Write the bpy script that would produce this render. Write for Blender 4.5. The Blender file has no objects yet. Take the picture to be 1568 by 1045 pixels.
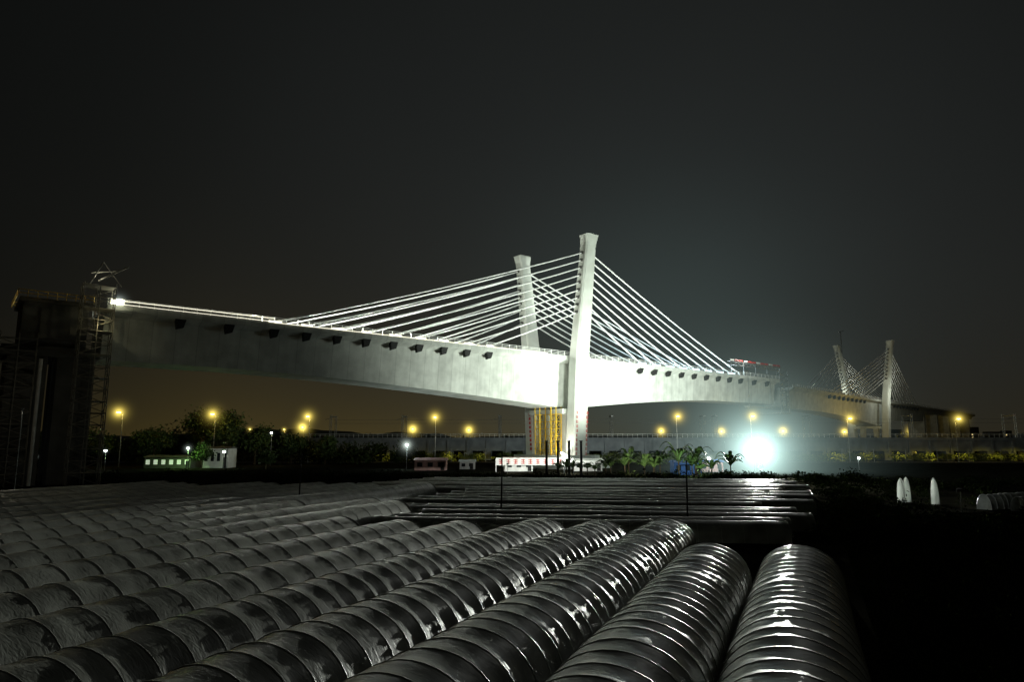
import bpy, math, random
from mathutils import Vector, Matrix, noise
random.seed(7)
scene=bpy.context.scene
scene.view_settings.view_transform='Standard'
scene.view_settings.look='None'
scene.view_settings.exposure=0
R=random.uniform

# ------------------------------------------------------------ materials
def newmat(name):
    m=bpy.data.materials.new(name); m.use_nodes=True
    nt=m.node_tree; return m,nt,nt.nodes['Principled BSDF']
def N(nt,t,**k):
    n=nt.nodes.new(t)
    for a,b in k.items(): setattr(n,a,b)
    return n
def mat(name,c,rough=.7,c2=None,scale=1.0,bump=0,metal=0,spec=.5,bscale=None,detail=6,stretch=None):
    m,nt,p=newmat(name)
    p.inputs['Roughness'].default_value=rough
    p.inputs['Metallic'].default_value=metal
    p.inputs['Specular IOR Level'].default_value=spec
    if c2 is None: c2=tuple(x*.65 for x in c)
    tc=N(nt,'ShaderNodeTexCoord'); mp=N(nt,'ShaderNodeMapping')
    if stretch: mp.inputs['Scale'].default_value=stretch
    nt.links.new(tc.outputs['Object'],mp.inputs['Vector'])
    no=N(nt,'ShaderNodeTexNoise'); no.inputs['Scale'].default_value=scale; no.inputs['Detail'].default_value=detail
    nt.links.new(mp.outputs[0],no.inputs['Vector'])
    cr=N(nt,'ShaderNodeValToRGB'); cr.color_ramp.elements[0].position=.33; cr.color_ramp.elements[1].position=.67
    cr.color_ramp.elements[0].color=(*c2,1); cr.color_ramp.elements[1].color=(*c,1)
    nt.links.new(no.outputs['Fac'],cr.inputs[0]); nt.links.new(cr.outputs[0],p.inputs['Base Color'])
    if bump:
        b=N(nt,'ShaderNodeBump'); b.inputs['Strength'].default_value=bump; b.inputs['Distance'].default_value=.1
        n2=N(nt,'ShaderNodeTexNoise'); n2.inputs['Scale'].default_value=bscale or scale*4; n2.inputs['Detail'].default_value=4
        nt.links.new(mp.outputs[0],n2.inputs['Vector'])
        nt.links.new(n2.outputs['Fac'],b.inputs['Height']); nt.links.new(b.outputs[0],p.inputs['Normal'])
    return m
def emat(name,c,s):
    m,nt,p=newmat(name)
    p.inputs['Base Color'].default_value=(*c,1)
    p.inputs['Emission Color'].default_value=(*c,1)
    p.inputs['Emission Strength'].default_value=s
    return m
def M(nt,op,a,b=None,c=None,clamp=False):
    n=N(nt,'ShaderNodeMath',operation=op); n.use_clamp=clamp
    for i,x in enumerate((a,b,c)):
        if x is None: continue
        if isinstance(x,(int,float)): n.inputs[i].default_value=x
        else: nt.links.new(x,n.inputs[i])
    return n.outputs[0]
def halo_mat(name,c,k,core=1e-3,pw=3.0):  # self-glowing volume, paints a lamp's halo; no light scatters in it
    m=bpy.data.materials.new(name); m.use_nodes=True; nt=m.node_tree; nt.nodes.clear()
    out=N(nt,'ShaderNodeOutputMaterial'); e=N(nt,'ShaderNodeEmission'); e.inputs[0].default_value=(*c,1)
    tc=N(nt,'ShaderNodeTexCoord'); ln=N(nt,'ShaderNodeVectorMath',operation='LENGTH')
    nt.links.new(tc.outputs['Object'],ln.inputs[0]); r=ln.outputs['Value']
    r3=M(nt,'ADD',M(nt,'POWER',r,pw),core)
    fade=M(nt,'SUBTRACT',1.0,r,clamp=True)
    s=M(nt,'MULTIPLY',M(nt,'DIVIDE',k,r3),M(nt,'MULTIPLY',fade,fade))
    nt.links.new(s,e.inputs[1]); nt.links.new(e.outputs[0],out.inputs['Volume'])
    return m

def concrete_mat(name,c,seg=4.0):
    m=mat(name,c,.75,tuple(x*.74 for x in c),.35,bump=.15,bscale=3)
    nt=m.node_tree; p=nt.nodes['Principled BSDF']
    ramp=[n for n in nt.nodes if n.type=='VALTORGB'][0]
    tc=[n for n in nt.nodes if n.type=='TEX_COORD'][0]
    sp=N(nt,'ShaderNodeSeparateXYZ'); nt.links.new(tc.outputs['Object'],sp.inputs[0])
    fr=M(nt,'FRACT',M(nt,'DIVIDE',sp.outputs[0],seg))
    line=M(nt,'LESS_THAN',fr,.03)
    wn=N(nt,'ShaderNodeTexWhiteNoise',noise_dimensions='1D')
    nt.links.new(M(nt,'FLOOR',M(nt,'DIVIDE',sp.outputs[0],seg)),wn.inputs['W'])
    tone=M(nt,'MULTIPLY_ADD',wn.outputs['Value'],.13,.87)
    st=N(nt,'ShaderNodeTexNoise'); st.inputs['Scale'].default_value=1; st.inputs['Detail'].default_value=5
    mp=N(nt,'ShaderNodeMapping'); mp.inputs['Scale'].default_value=(.8,.8,.06)
    nt.links.new(tc.outputs['Object'],mp.inputs[0]); nt.links.new(mp.outputs[0],st.inputs['Vector'])
    stv=M(nt,'MULTIPLY_ADD',st.outputs['Fac'],.45,.76)
    v=M(nt,'MULTIPLY',M(nt,'MULTIPLY',tone,stv),M(nt,'MULTIPLY_ADD',line,-.28,1.0))
    mx=N(nt,'ShaderNodeVectorMath',operation='SCALE')
    nt.links.new(ramp.outputs[0],mx.inputs[0]); nt.links.new(v,mx.inputs['Scale'])
    nt.links.new(mx.outputs[0],p.inputs['Base Color'])
    return m

MC=concrete_mat('bridge_concrete',(.67,.69,.645))
MP=mat('pylon_concrete',(.74,.77,.72),.7,(.60,.62,.57),.25,bump=.1)
MCAB=mat('cable_sheath',(.85,.86,.84),.4,(.8,.8,.8),1)
MDK=mat('dark_steel',(.03,.03,.03),.6,spec=.2)
MST=mat('galvanised_steel',(.30,.31,.31),.45,metal=.6)
MYEL=mat('yellow_paint',(.75,.5,.04),.5,(.6,.38,.03))
MRED=mat('red_paint',(.6,.05,.04),.5)
MWH=mat('white_paint',(.75,.76,.74),.5,(.6,.6,.58))
MPIER=mat('weathered_concrete',(.13,.13,.12),.85,(.07,.07,.06),.25,bump=.3)
MSOIL=mat('soil',(.022,.021,.015),1.0,(.010,.010,.007),.25,bump=.3,bscale=2.5,spec=0)
MROAD=mat('asphalt',(.05,.05,.05),.85)
MLEAF=mat('foliage',(.06,.09,.025),.6,(.025,.045,.012),.6,spec=.2)
MSHR=mat('shrub_leaf',(.036,.048,.016),.9,(.016,.026,.009),.6,spec=0)
MHEDGE=mat('hedge_leaf',(.11,.13,.03),.6,(.05,.07,.015),.6)
MBAN=mat('banana_leaf',(.10,.17,.05),.45,(.05,.10,.03),.8)
MLEAF2=mat('foliage_far',(.05,.06,.025),.8,(.025,.03,.012),.1)
MBARK=mat('bark',(.07,.05,.03),.9)
MBLUE=mat('blue_sheet',(.05,.17,.5),.5)
MVIA=mat('viaduct_concrete',(.16,.175,.195),.8,(.09,.10,.115),.3)
MPINK=mat('pink_panel',(.7,.42,.4),.6)
MGLASS=mat('window_dark',(.02,.025,.03),.15)
EWARM=emat('led_warm',(1,.95,.75),2.0)
ECOOL=emat('led_cool',(.65,.88,1),2.4)
ESOD=emat('sodium_lens',(1,.72,.16),14)
EWHT=emat('flood_lens',(.92,1,.97),25)
EWIN=emat('lit_window',(.9,1,.8),.35)
EWINY=emat('lit_window_warm',(1,.75,.3),1.0)
MSODM=halo_mat('sodium_halo',(1,.76,.14),.0044,6e-3)
MFLM=halo_mat('flood_halo',(.68,1,.93),11.5e-4,3.0e-3,2.2)
MSMM=halo_mat('small_halo',(.85,1,.9),.0045,6e-3)

def film_mat(name,c,c2,rough,transl=0.0):
    m,nt,p=newmat(name)
    tc=N(nt,'ShaderNodeTexCoord')
    no=N(nt,'ShaderNodeTexNoise'); no.inputs['Scale'].default_value=.9; no.inputs['Detail'].default_value=8
    nt.links.new(tc.outputs['Object'],no.inputs['Vector'])
    cr=N(nt,'ShaderNodeValToRGB'); cr.color_ramp.elements[0].position=.35; cr.color_ramp.elements[1].position=.7
    cr.color_ramp.elements[0].color=(*c2,1); cr.color_ramp.elements[1].color=(*c,1)
    nt.links.new(no.outputs['Fac'],cr.inputs[0]); nt.links.new(cr.outputs[0],p.inputs['Base Color'])
    rr=N(nt,'ShaderNodeMapRange'); rr.inputs['To Min'].default_value=rough-.08; rr.inputs['To Max'].default_value=rough+.22
    n3=N(nt,'ShaderNodeTexNoise'); n3.inputs['Scale'].default_value=3; n3.inputs['Detail'].default_value=6
    nt.links.new(tc.outputs['Object'],n3.inputs['Vector'])
    nt.links.new(n3.outputs['Fac'],rr.inputs[0]); nt.links.new(rr.outputs[0],p.inputs['Roughness'])
    mp=N(nt,'ShaderNodeMapping'); mp.inputs['Scale'].default_value=(1.2,3.2,1.2); mp.inputs['Rotation'].default_value=(0,0,.6)
    nt.links.new(tc.outputs['Object'],mp.inputs[0])
    n2=N(nt,'ShaderNodeTexNoise'); n2.inputs['Scale'].default_value=2.4; n2.inputs['Detail'].default_value=8; n2.inputs['Distortion'].default_value=1.2
    nt.links.new(mp.outputs[0],n2.inputs['Vector'])
    b=N(nt,'ShaderNodeBump'); b.inputs['Strength'].default_value=.5; b.inputs['Distance'].default_value=.03
    nt.links.new(n2.outputs['Fac'],b.inputs['Height']); nt.links.new(b.outputs[0],p.inputs['Normal'])
    p.inputs['Specular IOR Level'].default_value=.5
    if transl:
        t=N(nt,'ShaderNodeBsdfTranslucent'); t.inputs[0].default_value=(*[min(1,x*1.5) for x in c],1)
        mx=N(nt,'ShaderNodeMixShader'); mx.inputs[0].default_value=transl
        out=[n for n in nt.nodes if n.type=='OUTPUT_MATERIAL'][0]
        nt.links.new(p.outputs[0],mx.inputs[1]); nt.links.new(t.outputs[0],mx.inputs[2]); nt.links.new(mx.outputs[0],out.inputs[0])
    return m
MFILM=film_mat('greenhouse_film',(.34,.35,.31),(.18,.185,.16),.38)
MFILMW=film_mat('white_film',(.6,.62,.6),(.45,.47,.45),.35,.6)

# ------------------------------------------------------------ mesh builder
class MB:
    def __init__(s): s.v=[];s.f=[];s.m=[]
    def add(s,vs,fs,mi=0):
        o=len(s.v); s.v+= [tuple(x) for x in vs]
        for f in fs: s.f.append([i+o for i in f]); s.m.append(mi)
    def box(s,c,d,mi=0,rz=0):
        hx,hy,hz=d[0]/2,d[1]/2,d[2]/2; vs=[]
        ca,sa=math.cos(rz),math.sin(rz)
        for z in(-hz,hz):
            for x,y in((-hx,-hy),(hx,-hy),(hx,hy),(-hx,hy)):
                vs.append((c[0]+x*ca-y*sa,c[1]+x*sa+y*ca,c[2]+z))
        s.add(vs,[(3,2,1,0),(4,5,6,7),(0,1,5,4),(1,2,6,5),(2,3,7,6),(3,0,4,7)],mi)
    def b2(s,a,b,mi=0): s.box([(a[i]+b[i])/2 for i in range(3)],[abs(b[i]-a[i]) for i in range(3)],mi)
    def cyl(s,p0,p1,r0,r1=None,n=6,mi=0,caps=True):
        r1=r0 if r1 is None else r1
        p0=Vector(p0);p1=Vector(p1);d=(p1-p0)
        if d.length<1e-6:return
        d.normalize(); a=Vector((0,0,1)) if abs(d.z)<.9 else Vector((1,0,0))
        x=d.cross(a).normalized();y=d.cross(x).normalized(); vs=[]
        for p,r in((p0,r0),(p1,r1)):
            for i in range(n):
                t=2*math.pi*i/n; vs.append(p+x*r*math.cos(t)+y*r*math.sin(t))
        fs=[(i,(i+1)%n,n+(i+1)%n,n+i) for i in range(n)]
        if caps: fs+=[tuple(range(n))[::-1],tuple(range(n,2*n))]
        s.add(vs,fs,mi)
    def loft(s,rings,mi=0,caps=True):
        n=len(rings[0]); vs=[p for r in rings for p in r]; fs=[]
        for k in range(len(rings)-1):
            for i in range(n):
                j=(i+1)%n; fs.append((k*n+i,k*n+j,(k+1)*n+j,(k+1)*n+i))
        if caps: fs+=[tuple(range(n))[::-1],tuple(range((len(rings)-1)*n,len(rings)*n))]
        s.add(vs,fs,mi)
    def obj(s,name,mats,parent=None,smooth=False,loc=(0,0,0),rz=0):
        me=bpy.data.meshes.new(name); me.from_pydata(s.v,[],s.f)
        for m in (mats if isinstance(mats,(list,tuple)) else [mats]): me.materials.append(m)
        me.polygons.foreach_set('material_index',s.m)
        if smooth: me.polygons.foreach_set('use_smooth',[True]*len(s.f))
        me.update()
        o=bpy.data.objects.new(name,me); scene.collection.objects.link(o)
        o.location=loc;o.rotation_euler=(0,0,rz)
        if parent: o.parent=parent
        return o
def empty(name,loc=(0,0,0),rz=0,parent=None):
    e=bpy.data.objects.new(name,None); scene.collection.objects.link(e); e.location=loc; e.rotation_euler=(0,0,rz)
    if parent:e.parent=parent
    return e
def plight(name,loc,power,c,rad=.3,parent=None):
    l=bpy.data.lights.new(name,'POINT'); l.energy=power; l.color=c; l.shadow_soft_size=rad
    o=bpy.data.objects.new(name,l); scene.collection.objects.link(o); o.location=loc
    if parent:o.parent=parent
    return o
def slight(name,loc,target,power,c,cone,rad=.5,parent=None,blend=.5):
    l=bpy.data.lights.new(name,'SPOT'); l.energy=power; l.color=c; l.shadow_soft_size=rad
    l.spot_size=math.radians(cone); l.spot_blend=blend
    o=bpy.data.objects.new(name,l); scene.collection.objects.link(o); o.location=loc
    d=Vector(target)-Vector(loc); o.rotation_euler=d.to_track_quat('-Z','Y').to_euler()
    if parent:o.parent=parent
    return o
def sphere_mesh(mat):
    import bmesh
    bm=bmesh.new(); bmesh.ops.create_icosphere(bm,subdivisions=3,radius=1)
    me=bpy.data.meshes.new('halo'); bm.to_mesh(me); bm.free(); me.materials.append(mat); return me
SM={}
def halo(loc,r,m,parent):
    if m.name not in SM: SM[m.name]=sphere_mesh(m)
    o=bpy.data.objects.new('painted_halo',SM[m.name]); scene.collection.objects.link(o); o.location=loc; o.scale=(r,r,r)  # painted halo sphere, glows by its own emission
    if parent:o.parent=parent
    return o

# ------------------------------------------------------------ cable stayed bridge
DZ=31.0; WID=16.3
def legw(z):
    return -2-4.6*(z-DZ)/35 if z>DZ else -2+2*(DZ-z)/31
def build_bridge(start,dirv,sp,length,detail=True,ndist=(30,37,44,51,58,65,72,79,86)):
    E=empty('cable_stayed_bridge',(start[0],start[1],0),math.atan2(dirv[1],dirv[0]))
    def depth(s):
        d=abs(s-sp); t=max(0,1-d/(95 if s<sp else 75)); return 9.2+5.2*t**1.5
    rings=[];k=int(length/3)
    for i in range(k+1):
        s=length*i/k; D=depth(s)
        if not detail and s>sp+110: D=3.5
        half=[(0,0),(0,-.65),(2.3,-1.5),(3.2,-D)]
        r=[(s,w,DZ+z) for w,z in half]+[(s,WID-w,DZ+z) for w,z in half[::-1]]
        rings.append(r)
    g=MB(); g.loft(rings)
    g.obj('girder',MC,E)
    if not detail:
        g=MB()
        for s in range(int(sp+112),int(length),40): g.b2((s-1.5,3,0),(s+1.5,WID-3,DZ-3.4))
        g.obj('approach_piers',MC,E)
    p=MB()
    for w0,w1 in((-.12,.25),(WID-.25,WID+.12)):
        p.b2((0,w0,DZ-.4),(length,w1,DZ+.45))
    p.obj('parapet',MC,E)
    a=MB()
    for d in list(ndist)+([95,104] if detail else []):
        for sg in(-1,1):
            s=sp+sg*d
            if s<2 or s>length-2: continue
            for w in(.9,WID-.9):
                wi=.9 if w<8 else -.9
                vs=[(s-1.0,w-.55,DZ-.7),(s+1.0,w-.55,DZ-.7),(s+1.0,w+.55,DZ-.7),(s-1.0,w+.55,DZ-.7),
                    (s-.55,w-.5+wi*.3,DZ-2.7),(s+.65,w-.5+wi*.3,DZ-2.3),(s+.65,w+.5+wi*.3,DZ-2.3),(s-.55,w+.5+wi*.3,DZ-2.7)]
                a.add(vs,[(3,2,1,0),(4,5,6,7),(0,1,5,4),(1,2,6,5),(2,3,7,6),(3,0,4,7)])
                a.b2((s-.5,w-.45,DZ+.02),(s+.5,w+.45,DZ+1.0))
    a.obj('anchor_blocks',[MDK],E)
    for nm,mir in(('pylon_leg_near',0),('pylon_leg_far',1)):
        rings=[]
        for z,aa,bb in((0,5.6,3.8),(14,5.2,3.6),(DZ,5.2,3.5),(DZ+14,4.7,3.3),(DZ+31,4.1,3.0),(DZ+32.2,4.2,3.0),(DZ+34.3,5.1,3.3),(DZ+35,5.1,3.3)):
            c=legw(z); ch=.45; ring=[]
            for x,y in((-aa/2+ch,-bb/2),(aa/2-ch,-bb/2),(aa/2,-bb/2+ch),(aa/2,bb/2-ch),(aa/2-ch,bb/2),(-aa/2+ch,bb/2),(-aa/2,bb/2-ch),(-aa/2,-bb/2+ch)):
                w=c+y
                zz=z+(-1.1*abs(x)/2.2+.7 if z>=DZ+35 else 0)
                ring.append((sp+x,(WID-w) if mir else w,zz))
            rings.append(ring)
        l=MB(); l.loft(rings); o=l.obj(nm,MP,E)
        h=MB()
        for i in range(9):
            z=DZ+12.5+i*2.1
            for sg in(-1,1):
                w=legw(z); w=WID-w if mir else w
                aa=5.2-1.1*(z-DZ)/31
                h.box((sp+sg*(aa/2+.15),w,z),(.6,.9,.75))
        h.obj('cable_saddles',[MPIER],E)
    c=MB()
    for mir in(0,1):
        for i,d in enumerate(ndist):
            z=DZ+12.5+i*2.1
            for sg in(-1,1):
                w1=legw(z); w0=.9
                if mir: w1=WID-w1; w0=WID-.9
                s1=sp+sg*2.1; s0=sp+sg*d
                if s0<1 or s0>length-1: continue
                pts=[]
                for q in range(9):
                    t=q/8; sag=-.010*d*4*t*(1-t)
                    pts.append((s0+(s1-s0)*t,w0+(w1-w0)*t,DZ+.8+(z-DZ-.8)*t+sag))
                for q in range(8): c.cyl(pts[q],pts[q+1],.21 if detail else .22,n=6,caps=False)
    c.obj('stay_cables',MCAB,E,smooth=True)
    r=MB()
    for w in(.05,WID-.05):
        for z in(.8,1.2,1.6): r.b2((0,w-.05,DZ+z-.04),(length,w+.05,DZ+z+.04))
        s=0
        while s<=length: r.b2((s-.05,w-.05,DZ+.4),(s+.05,w+.05,DZ+1.6)); s+=2.5
    r.obj('railing',MWH,E)
    q=MB(); q.b2((sp-9,-5,0),(sp+9,WID+5,2.2)); q.b2((sp-6,-3.5,2.2),(sp+6,WID+3.5,3.6)); q.obj('pile_cap',MC,E)
    q=MB()
    for w in (4.6,WID-4.6): q.b2((sp-.5,w-1.2,3.6),(sp+2.5,w+1.2,DZ-14.0))
    q.b2((sp-4,1,DZ-15.9),(sp+4,WID-1,DZ-14.5))
    q.obj('pier_wall',MP,E)
    return E
B1=build_bridge((-72,119.3),(.772,.636),116.3,228)
B2=build_bridge((122,296),(.68,.733),135,420,False)

e=MB()
e.b2((1.5,-.20,DZ+1.30),(30,-.14,DZ+1.38),0)
e.b2((1.5,-.20,DZ+.62),(30,-.14,DZ+.67),0)
for d in(86,79,72,65,58,51,44,37,30):
    s=116.3-d; e.b2((s-1.6,-.22,DZ+.5),(s+R(.6,2.2),-.13,DZ+.85),0)
e.b2((30,-.20,DZ+.46),(106,-.14,DZ+.53),0)
for d in(30,37,44,51,58,65,72,79):
    s=116.3+d; e.b2((s-2.4,-.24,DZ+.45),(s+1.5,-.13,DZ+.75),1)
e.obj('led_strip',[EWARM,ECOOL],B1)
lh=MB()
def dl(s,p,c):
    plight('deck_lamp',(s,2.2,DZ+1.3),p,c,.15,B1)
    lh.cyl((s,2.2,DZ),(s,2.2,DZ+1.1),.05); lh.b2((s-.2,2.05,DZ+1.1),(s+.2,2.35,DZ+1.2))
for d in(90,83,76,69,62,55,48,41,33): dl(116.3-d,6500,(.95,1,.88))
for d in(33,41,48,55,62,69,76,83): dl(116.3+d,3800,(.65,.88,1))
dl(105,3500,(.95,1,.88)); dl(126,3000,(.95,1,.88))
lh.obj('deck_lamp_posts',MST,B1)
w=MB(); w.cyl((1.2,.3,DZ),(1.2,.3,DZ+2),.08,mi=0); w.b2((.5,-.2,DZ+.6),(2.4,-.0,DZ+1.5),1)
w.obj('work_lamp',[MST,emat('work_lens',(1,.98,.7),10)],B1)
plight('work_light',(1.5,-1.3,DZ+1.4),100,(1,.95,.6),.4,B1)
halo((1.6,-.5,DZ+1.1),3.2,MSMM,B1)
FC=(.90,1,.87)
fl=MB()
for (s0,w0,tg,pw,cn) in((102,-38,(91,3,26),130000,84),(122,-38,(118,0,46),190000,84),(136,-36,(156,3,27),135000,98)):  # floods added at the pylon foot to brighten girder and pylon
    slight('flood_light',(s0,w0,3.2),tg,pw,FC,cn,.5,B1,1.0)
    fl.cyl((s0,w0-.6,0),(s0,w0-.6,2.7),.08); fl.b2((s0-.6,w0-.75,2.5),(s0+.6,w0-.55,3.1))
fl.obj('added_flood_posts',MDK,B1)
slight('flood_light',(109,-2,4.4),(116,8.5,14),2600,(1,1,.9),120,.5,B1,.8)  # added spot, brightens the space between the legs
y=MB()
for (s0,w0) in((111,2.2),(111,9.0),(112,5.6)):
    for a,b in((0,0),(2,0),(2,2),(0,2)):
        y.cyl((s0+a,w0+b,2),(s0+a,w0+b,17),.15,n=5)
    for z in range(3,17,2):
        for a,b,c,d in((0,0,2,0),(2,0,2,2),(2,2,0,2),(0,2,0,0)):
            y.cyl((s0+a,w0+b,z),(s0+c,w0+d,z),.09,n=4)
            if z<15: y.cyl((s0+a,w0+b,z),(s0+c,w0+d,z+2),.06,n=4)
y.obj('yellow_scaffold',MYEL,B1)
b=MB()
for s0 in(114.35,118.2):
    for k in range(11):
        z=15.3-k*1.25; wl=legw(z)-1.98
        for q in range(3): b.box((s0,wl,z-.25+q*.3),(.75,.04,.12))
        b.box((s0+R(-.2,.2),wl-.01,z),(.12,.04,.8))
for k in range(9):
    z=15.3-k*1.25; wl=WID-legw(z)-1.98
    b.box((112.9,wl+.4,z),(.1,.7,.8))
b.obj('red_slogan_banner',MRED,B1)
t=MB()
for w0 in(1.2,WID-1.2):
    for s0 in(197,205,213,221,228):
        t.cyl((s0,w0,DZ),(s0,w0,DZ+5.2),.14,mi=0)
    t.cyl((195,w0,DZ+5.2),(231,w0,DZ+5.2),.2,mi=0); t.cyl((195,w0,DZ+4),(231,w0,DZ+4),.14,mi=0)
    for k in range(14): 
        t.cyl((196+k*2.5,w0,DZ+(4 if k%2 else 5.2)),(198.5+k*2.5,w0,DZ+(5.2 if k%2 else 4)),.09,mi=0)
for k in range(12):
    t.b2((196+k*2.9,.8,DZ+5.5),(198.4+k*2.9,.9,DZ+6.1),1 if k%3 else 2)
t.b2((226,-1,DZ-13),(233,WID+1,DZ-12.4),0)
t.b2((204,-1,DZ-11.2),(220,1,DZ-10.7),0)
for s0,w0 in((226.5,-.8),(232.5,-.8),(226.5,WID+.8),(232.5,WID+.8)): t.cyl((s0,w0,DZ-13),(s0,w0,DZ+4.5),.22,mi=0)
for s0 in(204.5,219.5): t.cyl((s0,-.7,DZ-11),(s0,-.7,DZ),.1,mi=0)
for k in range(8):
    z=DZ-12+k*2; t.cyl((226.5,-.8,z),(232.5,-.8,z+2),.1,mi=0); t.cyl((226.5,-.8,z),(232.5,-.8,z),.1,mi=0)
t.obj('form_traveller',[MST,MRED,MWH],B1)
plight('traveller_lamp',(205,-2,DZ+7),1500,(1,1,.9),.2,B1)

c=MB()
c.cyl((135,20,60),(135,20,74),.25); c.cyl((131,20,73),(141,20,75),.15)
for k in range(6): c.cyl((134,19.4,62+k*2),(136,20.6,64+k*2),.1)
c.obj('pylon_top_hoist',MST,B2)
plight('sodium_wash',(75,-30,9),17000,(1,.68,.14),1,B2)
for s0,w0,pw in((128,-12,2500),(142,-12,2500),(124,23,4000),(147,23,4000)): plight('white_wash',(s0,w0,34),pw,(.95,1,.85),.5,B2)
f=MB(); f.cyl((75,-30,0),(75,-30,9),.15); f.b2((74.6,-30.4,9.4),(75.4,-29.6,9.7)); f.obj('lamp_mast',MST,B2)

# ------------------------------------------------------------ left pier with work platform
P=empty('bridge_pier',(-72,119.3,0),math.atan2(.636,.772))
m=MB()
for s0 in(-13.5,-6.5):
    for w0 in(1.5,9.5):
        m.b2((s0,w0,0),(s0+5.6,w0+5.4,21.5))
m.b2((-14.5,.5,21.5),(-1.5,15.5,23.2))
m.b2((-12,2,23.2),(-2.5,14,30.8))
m.b2((-12.6,1.4,30.8),(-2,14.6,31.5))
m.b2((-9.5,1.7,24.6),(-5.2,2.02,29.8))
for k in range(5): m.b2((-12.05,2+k*2.4,23.2),(-11.8,2.3+k*2.4,30.8))
for k in range(4): m.b2((-12+k*2.6,1.75,23.2),(-11.7+k*2.6,2.05,24.5))
m.obj('pier_body',MPIER,P)
m=MB()
def scaffold(m,x0,y0,x1,y1,z0,z1,dz,r=.09):
    nx=max(1,round((x1-x0)/2)); ny=max(1,round((y1-y0)/2))
    for i in range(nx+1):
        for j in range(ny+1):
            if 0<i<nx and 0<j<ny: continue
            x=x0+(x1-x0)*i/nx; yy=y0+(y1-y0)*j/ny
            m.cyl((x,yy,z0),(x,yy,z1+R(0,.9)),r,n=5)
    z=z0+dz; k=0
    while z<=z1:
        for a,b2,c2,d in((x0,y0,x1,y0),(x1,y0,x1,y1),(x1,y1,x0,y1),(x0,y1,x0,y0)):
            m.cyl((a,b2,z),(c2,d,z),r*.8,n=4)
            if k%2: m.cyl((a,b2,z-dz),(c2,d,z),r*.7,n=4)
            else: m.cyl((c2,d,z-dz),(a,b2,z),r*.7,n=4)
        if k%2==0: m.b2((x0,y0,z-.05),(x1,y1,z+.03))
        z+=dz;k+=1
scaffold(m,-4.2,-3.6,.6,.2,0,34,2)
scaffold(m,-14.8,-1.6,-9.8,-.2,0,24.5,2)
m.cyl((-2,-2,35),(2.2,-3.5,38),.14); m.cyl((-3.4,-2,34),(-1.5,-2,38.5),.12);m.cyl((-1.5,-2,38.5),(1.6,-2,34.5),.08)
m.cyl((-3,-1,36.5),(1,-1,37.5),.12)
m.obj('pier_scaffold',mat('scaffold_tube',(.20,.19,.16),.6),P)
m=MB()
for a,b2,c2,d in((-13,.9,-2,.9),(-13,.9,-13,15),(-2,15,-13,15)):
    for z in(32,32.6): m.cyl((a,b2,z),(c2,d,z),.06,n=4)
    for k in range(9):
        t_=k/8; m.cyl((a+(c2-a)*t_,b2+(d-b2)*t_,31.4),(a+(c2-a)*t_,b2+(d-b2)*t_,32.6),.06,n=4)
m.obj('pier_railing',MYEL,P)
m=MB(); m.cyl((-8.9,.6,0),(-8.9,.6,21),.28,n=10); m.obj('drain_pipe',MWH,P)
plight('pier_lamp',(-11,3,33),90,(1,.8,.3),.1,P)
plight('pier_lamp',(-1,-4.5,27),110,(1,.9,.5),.1,P)
plight('pier_lamp',(-2,-2,36),120,(1,.95,.7),.1,P)
plight('pier_fill',(-12,-18,12),320,(1,.92,.7),.4,P)  # added fill that lifts the dark pier, its mast made up too
m=MB(); m.cyl((-12,-18,0),(-12,-18,11.8),.08); m.b2((-12.2,-18.2,11.8),(-11.8,-17.8,11.95)); m.obj('pier_fill_mast',MST,P)

# ------------------------------------------------------------ ground
g=MB(); n=90
xs=[-1500+3000*i/n for i in range(n+1)]; ys=[-40+1640*(i/n)**1.6 for i in range(n+1)]
vs=[(x,yy,0 if yy<5 else .10*noise.noise(Vector((x*.05,yy*.05,0)))-.05) for yy in ys for x in xs]
fs=[(j*(n+1)+i,j*(n+1)+i+1,(j+1)*(n+1)+i+1,(j+1)*(n+1)+i) for j in range(n) for i in range(n)]
g.add(vs,fs); g.obj('ground',MSOIL,smooth=True)

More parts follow.
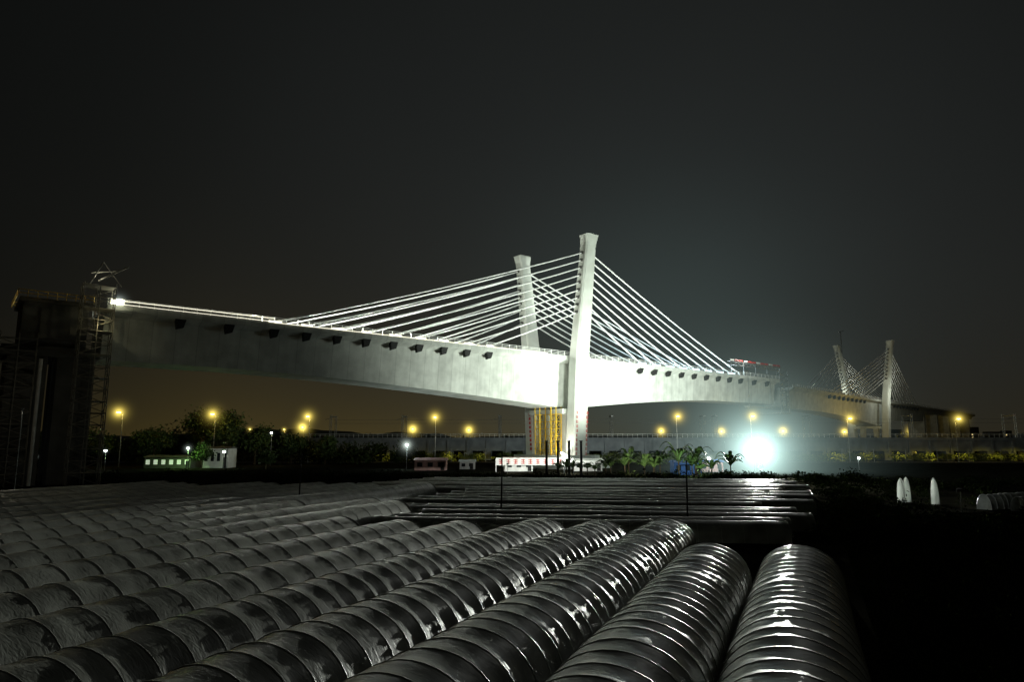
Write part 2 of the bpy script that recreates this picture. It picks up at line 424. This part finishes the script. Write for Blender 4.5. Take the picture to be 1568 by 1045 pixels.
# ------------------------------------------------------------ hoop tunnels
MRIB=mat('hoop_strap',(.5,.51,.47),.32,(.35,.35,.32),3,spec=.6)
def tunnel(name,p0,dirv,length,a=1.93,h=2.1,bay=1.0,mt=MFILM,sub=5,na=16,sag=.05,ribr=.02,wob=.04):
    ang=math.atan2(dirv[1],dirv[0])-math.pi/2
    m=MB(); nb=int(length/bay); rows=[]
    sd=R(0,100); ht=[R(-wob,wob) for _ in range(nb+2)]; sl=[R(.3,1.5) for _ in range(nb+2)]
    yr=[k*bay+R(-.09,.09) for k in range(nb+2)]
    for i in range(nb*sub+1):
        k=i//sub; fr=(i%sub)/sub; yv=yr[k]*(1-fr)+yr[k+1]*fr
        sg=sag*sl[k]*math.sin(math.pi*fr)**2 if fr>0 else 0
        hh=h+ht[k]*(1-fr)+ht[k+1]*fr+.05*noise.noise(Vector((sd,yv*.15,5)))
        xo=.12*math.sin(yv*.11+sd)
        row=[]
        for j in range(na+1):
            th=math.pi*j/na
            w=noise.noise(Vector((sd+yv*1.3,j*.55,0)))*.03
            rr=1-(sg*(1+.8*noise.noise(Vector((sd,k*3.1,j*.4))))+w*(fr>0))/2
            cx=math.cos(th); sx=math.sin(th)**.75
            row.append((xo+a*rr*cx,yv,max(0.02,hh*rr*sx)))
        rows.append(row)
    vs=[p for r in rows for p in r]; w_=na+1; fs=[]
    for i in range(len(rows)-1):
        for j in range(na): fs.append((i*w_+j,i*w_+j+1,(i+1)*w_+j+1,(i+1)*w_+j))
    fs.append(tuple(range(w_))); fs.append(tuple(range((len(rows)-1)*w_,len(rows)*w_))[::-1])
    m.add(vs,fs,0)
    for k in range(nb+1):
        row=rows[k*sub]
        for j in range(na):
            p=Vector(row[j]);q=Vector(row[j+1]); m.cyl(p*1.0+Vector((0,0,.008)),q+Vector((0,0,.008)),ribr,n=6,mi=1,caps=False)
    o=m.obj(name,[mt,MRIB],smooth=True,loc=(p0[0],p0[1],0),rz=ang)
    return o
TD=Vector((.390,.921,0)).normalized()
for nrow in range(0,20):
    X0=-.54-4.35*nrow
    ystart=max(3.5,-X0/1.24-6)
    if nrow==0: yend=34
    elif nrow==1: yend=35.5
    elif nrow<8: yend=46+R(-.6,1.5)
    elif nrow<11: yend=62+R(-2,2)
    else: yend=88+R(-4,4)
    if yend-ystart<6: continue
    L=(yend-ystart)/TD.y
    tunnel('plastic_tunnel_greenhouse',(X0+.424*ystart,ystart),TD,L,h=2.12+R(-.05,.05),bay=1.0 if nrow<5 else 1.5,sub=6 if nrow<8 else 4,na=18 if nrow<8 else 12,sag=.030-.003*nrow if nrow<6 else .008,ribr=.016 if nrow<4 else .012,wob=.015)
TD2=Vector((.992,-.125,0)).normalized()
yy=53
while yy<119:
    xl=-33+.424*yy+ (0 if yy<62 else (-8 if yy<90 else -30)); xr=.40*yy+R(-4,2)
    tunnel('plastic_tunnel_greenhouse',(xl,yy+1),TD2,xr-xl,a=1.3,h=1.4+R(-.15,.15),bay=1.6,sub=3,na=10,sag=.015,ribr=.014,wob=.03)
    yy+=3.4
for (x,yv,hh) in((45.6,82,2.8),(47.0,83,2.9),(48.6,80,3.0)):
    tunnel('film_tunnel',(x,yv),Vector((.5,.85,0)).normalized(),2,a=.42,h=hh,bay=1.0,mt=MFILMW,sub=4,na=12,sag=.04)
for (x,yv,hh) in((50,74,1.6),(52,72,1.5),(54,68,1.7),(50.5,66,1.5),(53.5,64.5,1.5)):
    tunnel('film_tunnel',(x,yv),Vector((.9,.43,0)).normalized(),12,a=.75,h=hh,bay=1.0,mt=MFILM,sub=4,na=12,sag=.05)

# ------------------------------------------------------------ floodlight tower
F=empty('floodlight_tower',(58,163,0))
m=MB()
for a,b2 in((-.8,-.8),(.8,-.8),(.8,.8),(-.8,.8)):
    m.cyl((a,b2,0),(a*.5,b2*.5,6),.07)
for k in range(5):
    z=k*1.2; m.cyl((-.8+z*.06,-.8,z),(.8-z*.06,-.8,z+1.2),.04,n=4); m.cyl((.8-z*.06,-.8,z),(-.8+z*.06,-.8,z+1.2),.04,n=4)
m.b2((-1.6,-.1,3.6),(1.6,.1,3.75)); m.b2((-1.6,-.1,6.2),(1.6,.1,6.35))
m.obj('mast',MST,F)
m=MB()
for i in range(4):
    for j in range(3):
        m.b2((-1.65+i*.85,-.35,3.8+j*.85),(-.95+i*.85,-.14,4.5+j*.85),0)
        m.b2((-1.65+i*.85,.14,3.8+j*.85),(-.95+i*.85,.35,4.5+j*.85),0)
m.obj('lamp_heads',[EWHT],F)
slight('flood_light',(-1.0,-1.2,6.9),(-8,42,36),80000,FC,100,.9,F,1)
slight('flood_light',(0,-1.6,7.2),(-27,-90,16),850000,(.96,1,.91),64,.9,F,1)
slight('flood_light',(0,1.6,7.0),(14,100,16),75000,(.85,1,.93),125,.9,F,1)
plight('flood_spill',(0,-1.6,6.8),7000,(.85,1,.9),.9,F)
halo((0,0,5.0),42,MFLM,F)

# ------------------------------------------------------------ sodium street lamps
def street_lamp(px,yv,z,R_=7,pw=900,on=True):
    E=empty('street_lamp',(px,yv,0))
    m=MB(); m.cyl((0,0,0),(0,0,z-.5),.16,.09,n=8); m.cyl((0,0,z-.5),(0,-1.8,z+.1),.07,n=6)
    m.b2((-.22,-2.7,z),(.22,-1.7,z+.18))
    m.obj('pole',MST,E)
    m=MB(); m.b2((-.35,-2.75,z-.28),(.35,-1.7,z-.01)); m.obj('lens',ESOD,E)
    plight('lamp_light',(0,-2.2,z-.6),pw,(1,.68,.18),.25,E)
    halo((0,-2.2,z-.15),R_,MSODM,E)
for bear,yv,z in((-.573,204,16),(-.4365,216,16),(-.2977,236,16),(-.1123,243,16),(.2418,235,16),(.3510,240,16.3),(.4930,255,16),(.6515,258,16)):
    street_lamp(bear*yv*.99,yv,z,6.5,800)
for bear,yv,z in((-.3060,420,16.5),(-.1450,450,16),(-.0630,480,16),(.2180,520,16),(.3060,540,16),(.3960,520,16),(.4860,560,16),(.5840,560,16),(-.3830,460,16),(-.3330,520,17)):
    street_lamp(bear*yv*.99,yv,z,11 if abs(bear+.38)>.01 and abs(bear+.333)>.01 else 5,1500)

# ------------------------------------------------------------ railway viaduct
V=empty('railway_viaduct',(0,285,0),math.radians(-2.5))
m=MB()
m.b2((-95,-4,3.8),(420,4,8.0)); m.b2((-95,-4.4,8.2),(420,-4.1,9.1)); m.b2((-95,4.1,8.2),(420,4.4,9.1)); m.b2((-95,-5,8.0),(420,5,8.2))
x=-90
while x<420:
    m.b2((x-.4,-4.5,3.2),(x+.4,4.5,7.99)); m.b2((x-1.5,-3.2,0),(x+1.5,3.2,3.79)); x+=8
m.obj('viaduct_beam',MVIA,V)
m=MB(); x=-95
while x<420:
    m.cyl((x,-4.25,9.1),(x,-4.25,10.6),.07,n=4); x+=2
m.cyl((-95,-4.25,10.6),(420,-4.25,10.6),.07,n=4); m.cyl((-95,-4.25,10),(420,-4.25,10),.05,n=4)
m.obj('viaduct_fence',MWH,V)
m=MB()
for x in(-75,-45,-5,41,78,83,120,160,200,240):
    for wv in(-3.6,3.6):
        for dx in(-.35,.35): m.cyl((x+dx,wv,8.2),(x+dx,wv,18.5),.1,n=4)
        for k in range(9): m.cyl((x-.35,wv,8.4+k*1.1),(x+.35,wv,9.5+k*1.1),.06,n=4)
    m.b2((x-.3,-3.6,17.6),(x+.3,3.6,18))
    m.cyl((x-2.5,-3.6,16.5),(x+.2,-3.6,17.2),.08,n=4)
for z in(15,16.4): m.cyl((-75,-2,z),(240,-2,z),.04,n=4)
m.obj('catenary_masts',MST,V)

# ------------------------------------------------------------ vegetation
def leaf_cloud(m,c,rx,ry,rz,n,ls,mi=0,clumps=9):
    cl=[]
    for _ in range(clumps):
        d=Vector((random.gauss(0,1),random.gauss(0,1),random.gauss(0,1))).normalized()*R(.25,.8)
        cl.append((Vector((c[0]+d.x*rx,c[1]+d.y*ry,c[2]+d.z*rz)),R(.28,.5)))
    for _ in range(n):
        q,r=random.choice(cl)
        d=Vector((random.gauss(0,.5)*rx*r,random.gauss(0,.5)*ry*r,random.gauss(0,.5)*rz*r))
        p=q+d; p.z=max(p.z,.05)
        a=Vector((R(-1,1),R(-1,1),R(-1,1))).normalized()*ls*R(.6,1.3); b=a.cross(Vector((R(-1,1),R(-1,1),R(-1,1)))).normalized()*ls*R(.3,.6)
        m.add([p-a,p+b,p+a,p-b],[(0,1,2,3)],mi)
def tree(x,y,h,rx,n=900,ls=.28):
    m=MB(); m.cyl((0,0,0),(.1,0,h*.5),h*.03,h*.017,n=7,mi=1)
    for k in range(6):
        a=R(0,6.28); m.cyl((.1,0,h*R(.3,.5)),(math.cos(a)*rx*.6,math.sin(a)*rx*.6,h*R(.6,.8)),h*.012,h*.004,n=5,mi=1)
    leaf_cloud(m,(0,0,h*.62),rx,rx,h*.38,n,ls,0,14)
    return m.obj('broadleaf_tree',[MLEAF,MBARK],loc=(x,y,0))
def banana(x,y,h,n=14):
    m=MB(); m.cyl((0,0,0),(0,0,h*.42),.16,.1,n=7,mi=1)
    for k in range(n):
        a=k*2.4+R(-.4,.4); L=h*R(.38,.62); up=R(.7,2.3); pts=[]
        for q in range(8):
            t=q/7; rr=L*t*.7; z=h*.40+L*up*t-L*1.0*up*t*t*.8
            pts.append(Vector((math.cos(a)*rr,math.sin(a)*rr,z)))
        sd=Vector((-math.sin(a),math.cos(a),0))
        for q in range(7):
            t0=q/7;t1=(q+1)/7; w0=.36*math.sin(math.pi*min(1,t0*.9+.08)); w1=.36*math.sin(math.pi*min(1,t1*.9+.08))
            dz=Vector((0,0,-.12))
            m.add([pts[q],pts[q]+sd*w0+dz,pts[q+1]+sd*w1+dz,pts[q+1]],[(0,1,2,3)],0)
            m.add([pts[q],pts[q]-sd*w0+dz,pts[q+1]-sd*w1+dz,pts[q+1]],[(3,2,1,0)],0)
    m.obj('banana_plant',[MBAN,MBARK],loc=(x,y,0))
for k in range(18):
    banana(18.5+k*1.3+R(-1,1),136+R(-5,5),R(4.8,9.4))
for k in range(6): banana(10+k*1.6,150+R(-3,3),R(3,5))
m=MB(); x=-420
while x<430:
    h=R(6,11)+(5 if -175<x<-150 else 0)
    leaf_cloud(m,(x,335+R(-12,12),h*.5),7,5,h*.55,260,1.0,0,8); x+=5.5
m.obj('distant_tree_line',MLEAF2)
m=MB()
for k in range(60):
    x=R(-190,-25); h=R(4,8)
    leaf_cloud(m,(x,238+R(-5,5),h*.5),5,4,h*.55,240,.6,0,8)
m.obj('tree_belt',MSHR)
m=MB(); rows=[]
for i in range(121):
    x=-1400+2800*i/120
    h=18+12*noise.noise(Vector((x*.004,3,0)))+5*noise.noise(Vector((x*.02,7,0)))+(6 if x<-100 else 0)
    rows.append([(x,1000,0),(x,1040,h*.7),(x,1100,h),(x,1250,0)])
m.loft(rows); m.obj('distant_hills',MLEAF2)
for a in((-150,215,12,8),(-92,222,17,7),(-101,224,17,8),(-84,226,14,6),(-74,232,11,6),(-62,230,10,5),(-178,200,11,7),(-128,214,11,7),(-114,220,12,7)):
    tree(*a,n=2600,ls=.55)
for a in((-86,192,7,3.8),(-66,186,5,3.5)): tree(*a,n=1500,ls=.3)
m=MB()
for k in range(230):
    x=R(-150,215); 
    leaf_cloud(m,(x,268+R(-2,2),1.6),3.5,2,1.8,150,.4,0,6)
m.obj('hedge',MHEDGE)
m=MB()
for k in range(160):
    yv=R(122,132); x=R(-.62,.5)*yv
    hh=R(.7,1.5)
    leaf_cloud(m,(x,yv,hh*.6),3,2,hh,170,.24,0,7)
for k in range(230):
    yv=50+75*R(0,1)**1.2; x=yv*R(.44,1.0)
    if 60<yv<92 and .55*yv<x<.92*yv and R(0,1)<.75: continue
    hh=R(.4,1.3)
    leaf_cloud(m,(x,yv,hh*.6),2.6,2,hh,200,.17,0,7)
for k in range(110):
    yv=R(14,50); x=yv*.424+4.2+R(0,1)*yv*.5
    hh=R(.3,.7)
    leaf_cloud(m,(x,yv,hh*.5),1.6,1.5,hh,170,.10,0,6)
m.obj('bushes',MSHR)
m=MB()
for k in range(30000):
    yv=R(10,60); x=.43*yv+2+R(0,1)**1.3*28
    a=R(0,6.28); h=R(.12,.4)
    m.add([(x-.02,yv,0),(x+.02,yv,0),(x+.12*math.cos(a),yv+.12*math.sin(a),h)],[(0,1,2)])
m.obj('grass',MSHR)
for x in(-75,-62,-49,-36,-23,-10,125,137,149,161,173,185,197,209):
    E=empty('road_lamp',(x,262,0)); mm=MB(); mm.cyl((0,0,0),(0,0,4.6),.08); mm.b2((-.3,-.1,4.6),(.3,.6,4.75)); mm.obj('pole',MST,E)
    slight('lamp_light',(0,.6,4.5),(0,5.5,0),1700,(1,.8,.12),105,.2,E,.8)
m=MB(); m.b2((-400,246,.06),(420,254,.10)); m.obj('road',MROAD)
m=MB()
for k in range(80): m.b2((-400+k*10,249.9,.104),(-395+k*10,250.1,.108))
m.obj('lane_marking',MWH)

# ------------------------------------------------------------ site buildings
def hut(name,x,y,w,d,h,mw,mr,rz=0,lit=None,gable=.6,nw=4):
    E=empty(name,(x,y,0),rz)
    m=MB(); m.b2((-w/2,-d/2,0),(w/2,d/2,h)); m.obj('walls',mw,E)
    m=MB(); vs=[(-w/2-.3,-d/2-.4,h+.01),(w/2+.3,-d/2-.4,h+.01),(w/2+.3,d/2+.4,h+.01),(-w/2-.3,d/2+.4,h+.01),(-w/2-.3,0,h+gable),(w/2+.3,0,h+gable)]
    m.add(vs,[(3,2,1,0),(0,1,5,4),(2,3,4,5),(0,4,3),(1,2,5)]); m.obj('roof',mr,E)
    m=MB(); st=w/nw
    for k in range(nw):
        x0=-w/2+st*(k+.5)
        m.b2((x0-st*.25,-d/2-.05,h*.35),(x0+st*.25,-d/2-.01,h*.78),0)
    m.b2((w/2-1.3,-d/2-.06,0.05),(w/2-.4,-d/2-.012,min(2.1,h*.8)),1)
    m.obj('windows',[lit or MGLASS,MDK],E)
    return E
hut('site_cabin',1.5,174,7,4,2.9,MWH,MPINK,0.1,nw=3)
hut('site_cabin',19,175,7,4,2.6,MWH,MWH,0,nw=3)
hut('site_shed',-21,180,8,4,2.6,MPINK,MPINK,0,nw=3)
hut('site_shed',-12,187,4,3,2.0,MWH,MWH,0,nw=2)
hut('white_house',-83.5,198,7,6,5.4,MWH,MPIER,0,lit=MGLASS,nw=4)
hut('long_shed',-96,196,13,6,3.0,MPIER,MPIER,0,lit=EWIN,nw=6)
hut('blue_shed',39,156,6,4,2.6,MBLUE,MBLUE,0,nw=3)
hut('blue_shed',48,170,6,4,2.4,MPINK,MBLUE,.2,nw=3)
m=MB(); m.b2((-4,168.9,1.6),(15,169,3.4),0)
for k in range(10):
    for q in range(3): m.b2((-3.2+k*1.8,168.85,1.95+q*.45),(-2.2+k*1.8,168.89,2.12+q*.45),1)
    m.b2((-2.75+k*1.8,168.85,1.9),(-2.55+k*1.8,168.89,3.1),1)
m.b2((-4,168.9,0),(-3.8,169.1,1.6),0);m.b2((14.8,168.9,0),(15,169.1,1.6),0)
m.obj('banner_sign',[MWH,MRED])
for b_ in(.0500,.0662,.0825,.1000):
    yv=150; m=MB(); m.cyl((0,0,0),(0,0,7.3),.27,n=10); m.cyl((0,0,7.3),(0,0,7.5),.36,n=10); m.cyl((0,0,0),(0,0,.3),.45,n=10)
    m.obj('steel_post',MDK,loc=(b_*yv,yv,0))
for bx,yv,h in((-.0155,62,6.2),(.2500,56,5.6),(-.305,70,6)):
    m=MB(); m.cyl((0,0,0),(.08,0,h),.08,.05,n=7); m.cyl((-.5,0,h-.4),(.6,0,h-.35),.04,n=5)
    m.obj('utility_pole',MDK,loc=(bx*yv,yv,0))
def work(x,y,z,pw,c=(.85,1,.95),r=4,spot=None):
    E=empty('work_or_fill_post',(x,y,0)); m=MB(); m.cyl((0,0,0),(0,0,z),.06); m.obj('post',MST,E)
    m=MB()
    if spot: m.b2((-.25,.1,z-.1),(.25,.3,z+.25))
    else: m.b2((-.25,-.3,z-.1),(.25,-.1,z+.25))
    m.obj('head',EWHT if not spot else MDK,E)
    if spot: slight('lamp_light',(0,.5,z),spot,pw,c,110,.2,E,.7)
    else: plight('lamp_light',(0,-.6,z),pw,c,.2,E)
    if r: halo((0,-.3,z),r,MSMM,E)
work(-28,184,6.4,1000,(.7,.95,1),4.5)
work(-88,188,5.5,2000,(.5,1,.3),2.5)
work(-130,170,4.2,200,r=2.2); work(-112,178,5,200,r=1.8); work(-101,172,5,150,r=1.5); work(-118,172,3.6,100,r=1.3)
work(42,148,3.6,1200,(.5,.8,1),3.0); work(12,160,4.2,2200,(.95,1,.85),1.5)  # second lamp is added to brighten the cabins
work(-1,158,2.2,3200,(1,.97,.9),0,(4,12,2)); work(14,158,2.2,3200,(1,.97,.9),0,(-2,12,2))  # added fill spots aimed at the cabins and banner
work(24,126,2.2,2600,(1,1,.75),0,(2,10,4)); work(34,126,2.2,2000,(.8,1,.8),0,(0,10,4))  # added fill spots that brighten the banana plants
work(13.5,187,4.2,1500,(1,1,.85),1.8); work(-75,215,10,500,(1,.9,.4),1.5)
work(90,180,3.0,150,r=1.5)
work(-79,190,4.5,300,(.9,1,.8),1.0)
work(45,70,2.2,260,(.9,1,1),0,(4,9,2))  # made-up spot that lights the film tunnels
m=MB()
for k in range(26):
    x=R(520,760); w=R(8,22); h=R(12,30); yv=930+R(-30,30)
    m.b2((x-w/2,yv,0),(x+w/2,yv+10,h),0)
    for q in range(int(h/4)):
        for c in range(int(w/3)):
            if R(0,1)<.06: m.b2((x-w/2+c*3+.5,yv-.1,q*4+1),(x-w/2+c*3+2,yv-.02,q*4+2.6),1)
m.obj('distant_buildings',[MPIER,EWINY])

# ------------------------------------------------------------ night sky
W=bpy.data.worlds.new('World'); scene.world=W; W.use_nodes=True; nt=W.node_tree
bg=nt.nodes['Background']
tc=N(nt,'ShaderNodeTexCoord'); nv=N(nt,'ShaderNodeVectorMath',operation='NORMALIZE'); nt.links.new(tc.outputs['Generated'],nv.inputs[0])
sp=N(nt,'ShaderNodeSeparateXYZ'); nt.links.new(nv.outputs[0],sp.inputs[0])
dt=N(nt,'ShaderNodeVectorMath',operation='DOT_PRODUCT'); nt.links.new(nv.outputs[0],dt.inputs[0])
fd=Vector((.22,1,.10)).normalized(); dt.inputs[1].default_value=fd
d=M(nt,'MAXIMUM',dt.outputs['Value'],0.0)
z=M(nt,'MAXIMUM',sp.outputs[2],0.0)
br0=M(nt,'EXPONENT',M(nt,'MULTIPLY',z,-11.0))
wide=M(nt,'MULTIPLY',M(nt,'POWER',d,4.2),M(nt,'MULTIPLY_ADD',br0,-.5,1.0)); nar=M(nt,'POWER',d,45.0)
mr=N(nt,'ShaderNodeMapRange'); mr.inputs['From Min'].default_value=-.1; mr.inputs['From Max'].default_value=.3; mr.inputs['To Min'].default_value=1; mr.inputs['To Max'].default_value=.3
nt.links.new(sp.outputs[0],mr.inputs[0])
mr2=N(nt,'ShaderNodeMapRange'); mr2.inputs['From Min'].default_value=-.62; mr2.inputs['From Max'].default_value=-.40; mr2.inputs['To Min'].default_value=.25; mr2.inputs['To Max'].default_value=1
nt.links.new(sp.outputs[0],mr2.inputs[0])
br=M(nt,'MULTIPLY',br0,M(nt,'MULTIPLY',mr.outputs[0],mr2.outputs[0]))
ns=N(nt,'ShaderNodeTexNoise'); ns.inputs['Scale'].default_value=2.2; nt.links.new(nv.outputs[0],ns.inputs['Vector'])
var=M(nt,'MULTIPLY_ADD',ns.outputs['Fac'],.3,.85)
cmb=N(nt,'ShaderNodeCombineXYZ')
for i,(b0,w0,n0,r0) in enumerate(((.0026,.0162,.021,.047),(.0029,.0180,.034,.032),(.0026,.0178,.033,.005))):
    v=M(nt,'ADD',M(nt,'ADD',b0,M(nt,'MULTIPLY',wide,w0)),M(nt,'ADD',M(nt,'MULTIPLY',nar,n0),M(nt,'MULTIPLY',br,r0)))
    nt.links.new(M(nt,'MULTIPLY',v,var),cmb.inputs[i])
nt.links.new(cmb.outputs[0],bg.inputs['Color']); bg.inputs['Strength'].default_value=1

sl=bpy.data.lights.new('tunnel_fill','SUN'); sl.energy=.05; sl.angle=math.radians(4); sl.color=(.97,1,.93)  # added directional fill for the tunnel film, no sun at night
so=bpy.data.objects.new('tunnel_fill',sl); scene.collection.objects.link(so)
so.rotation_euler=(-Vector((.42,.85,.55))).to_track_quat('-Z','Y').to_euler()

# ------------------------------------------------------------ camera
cam=bpy.data.cameras.new('camera'); co=bpy.data.objects.new('camera',cam); scene.collection.objects.link(co)
cam.sensor_width=36; cam.lens=24; cam.clip_end=5000; cam.clip_start=.1
co.location=(0,0,7); co.rotation_euler=(math.radians(98.5),0,0)
scene.camera=co
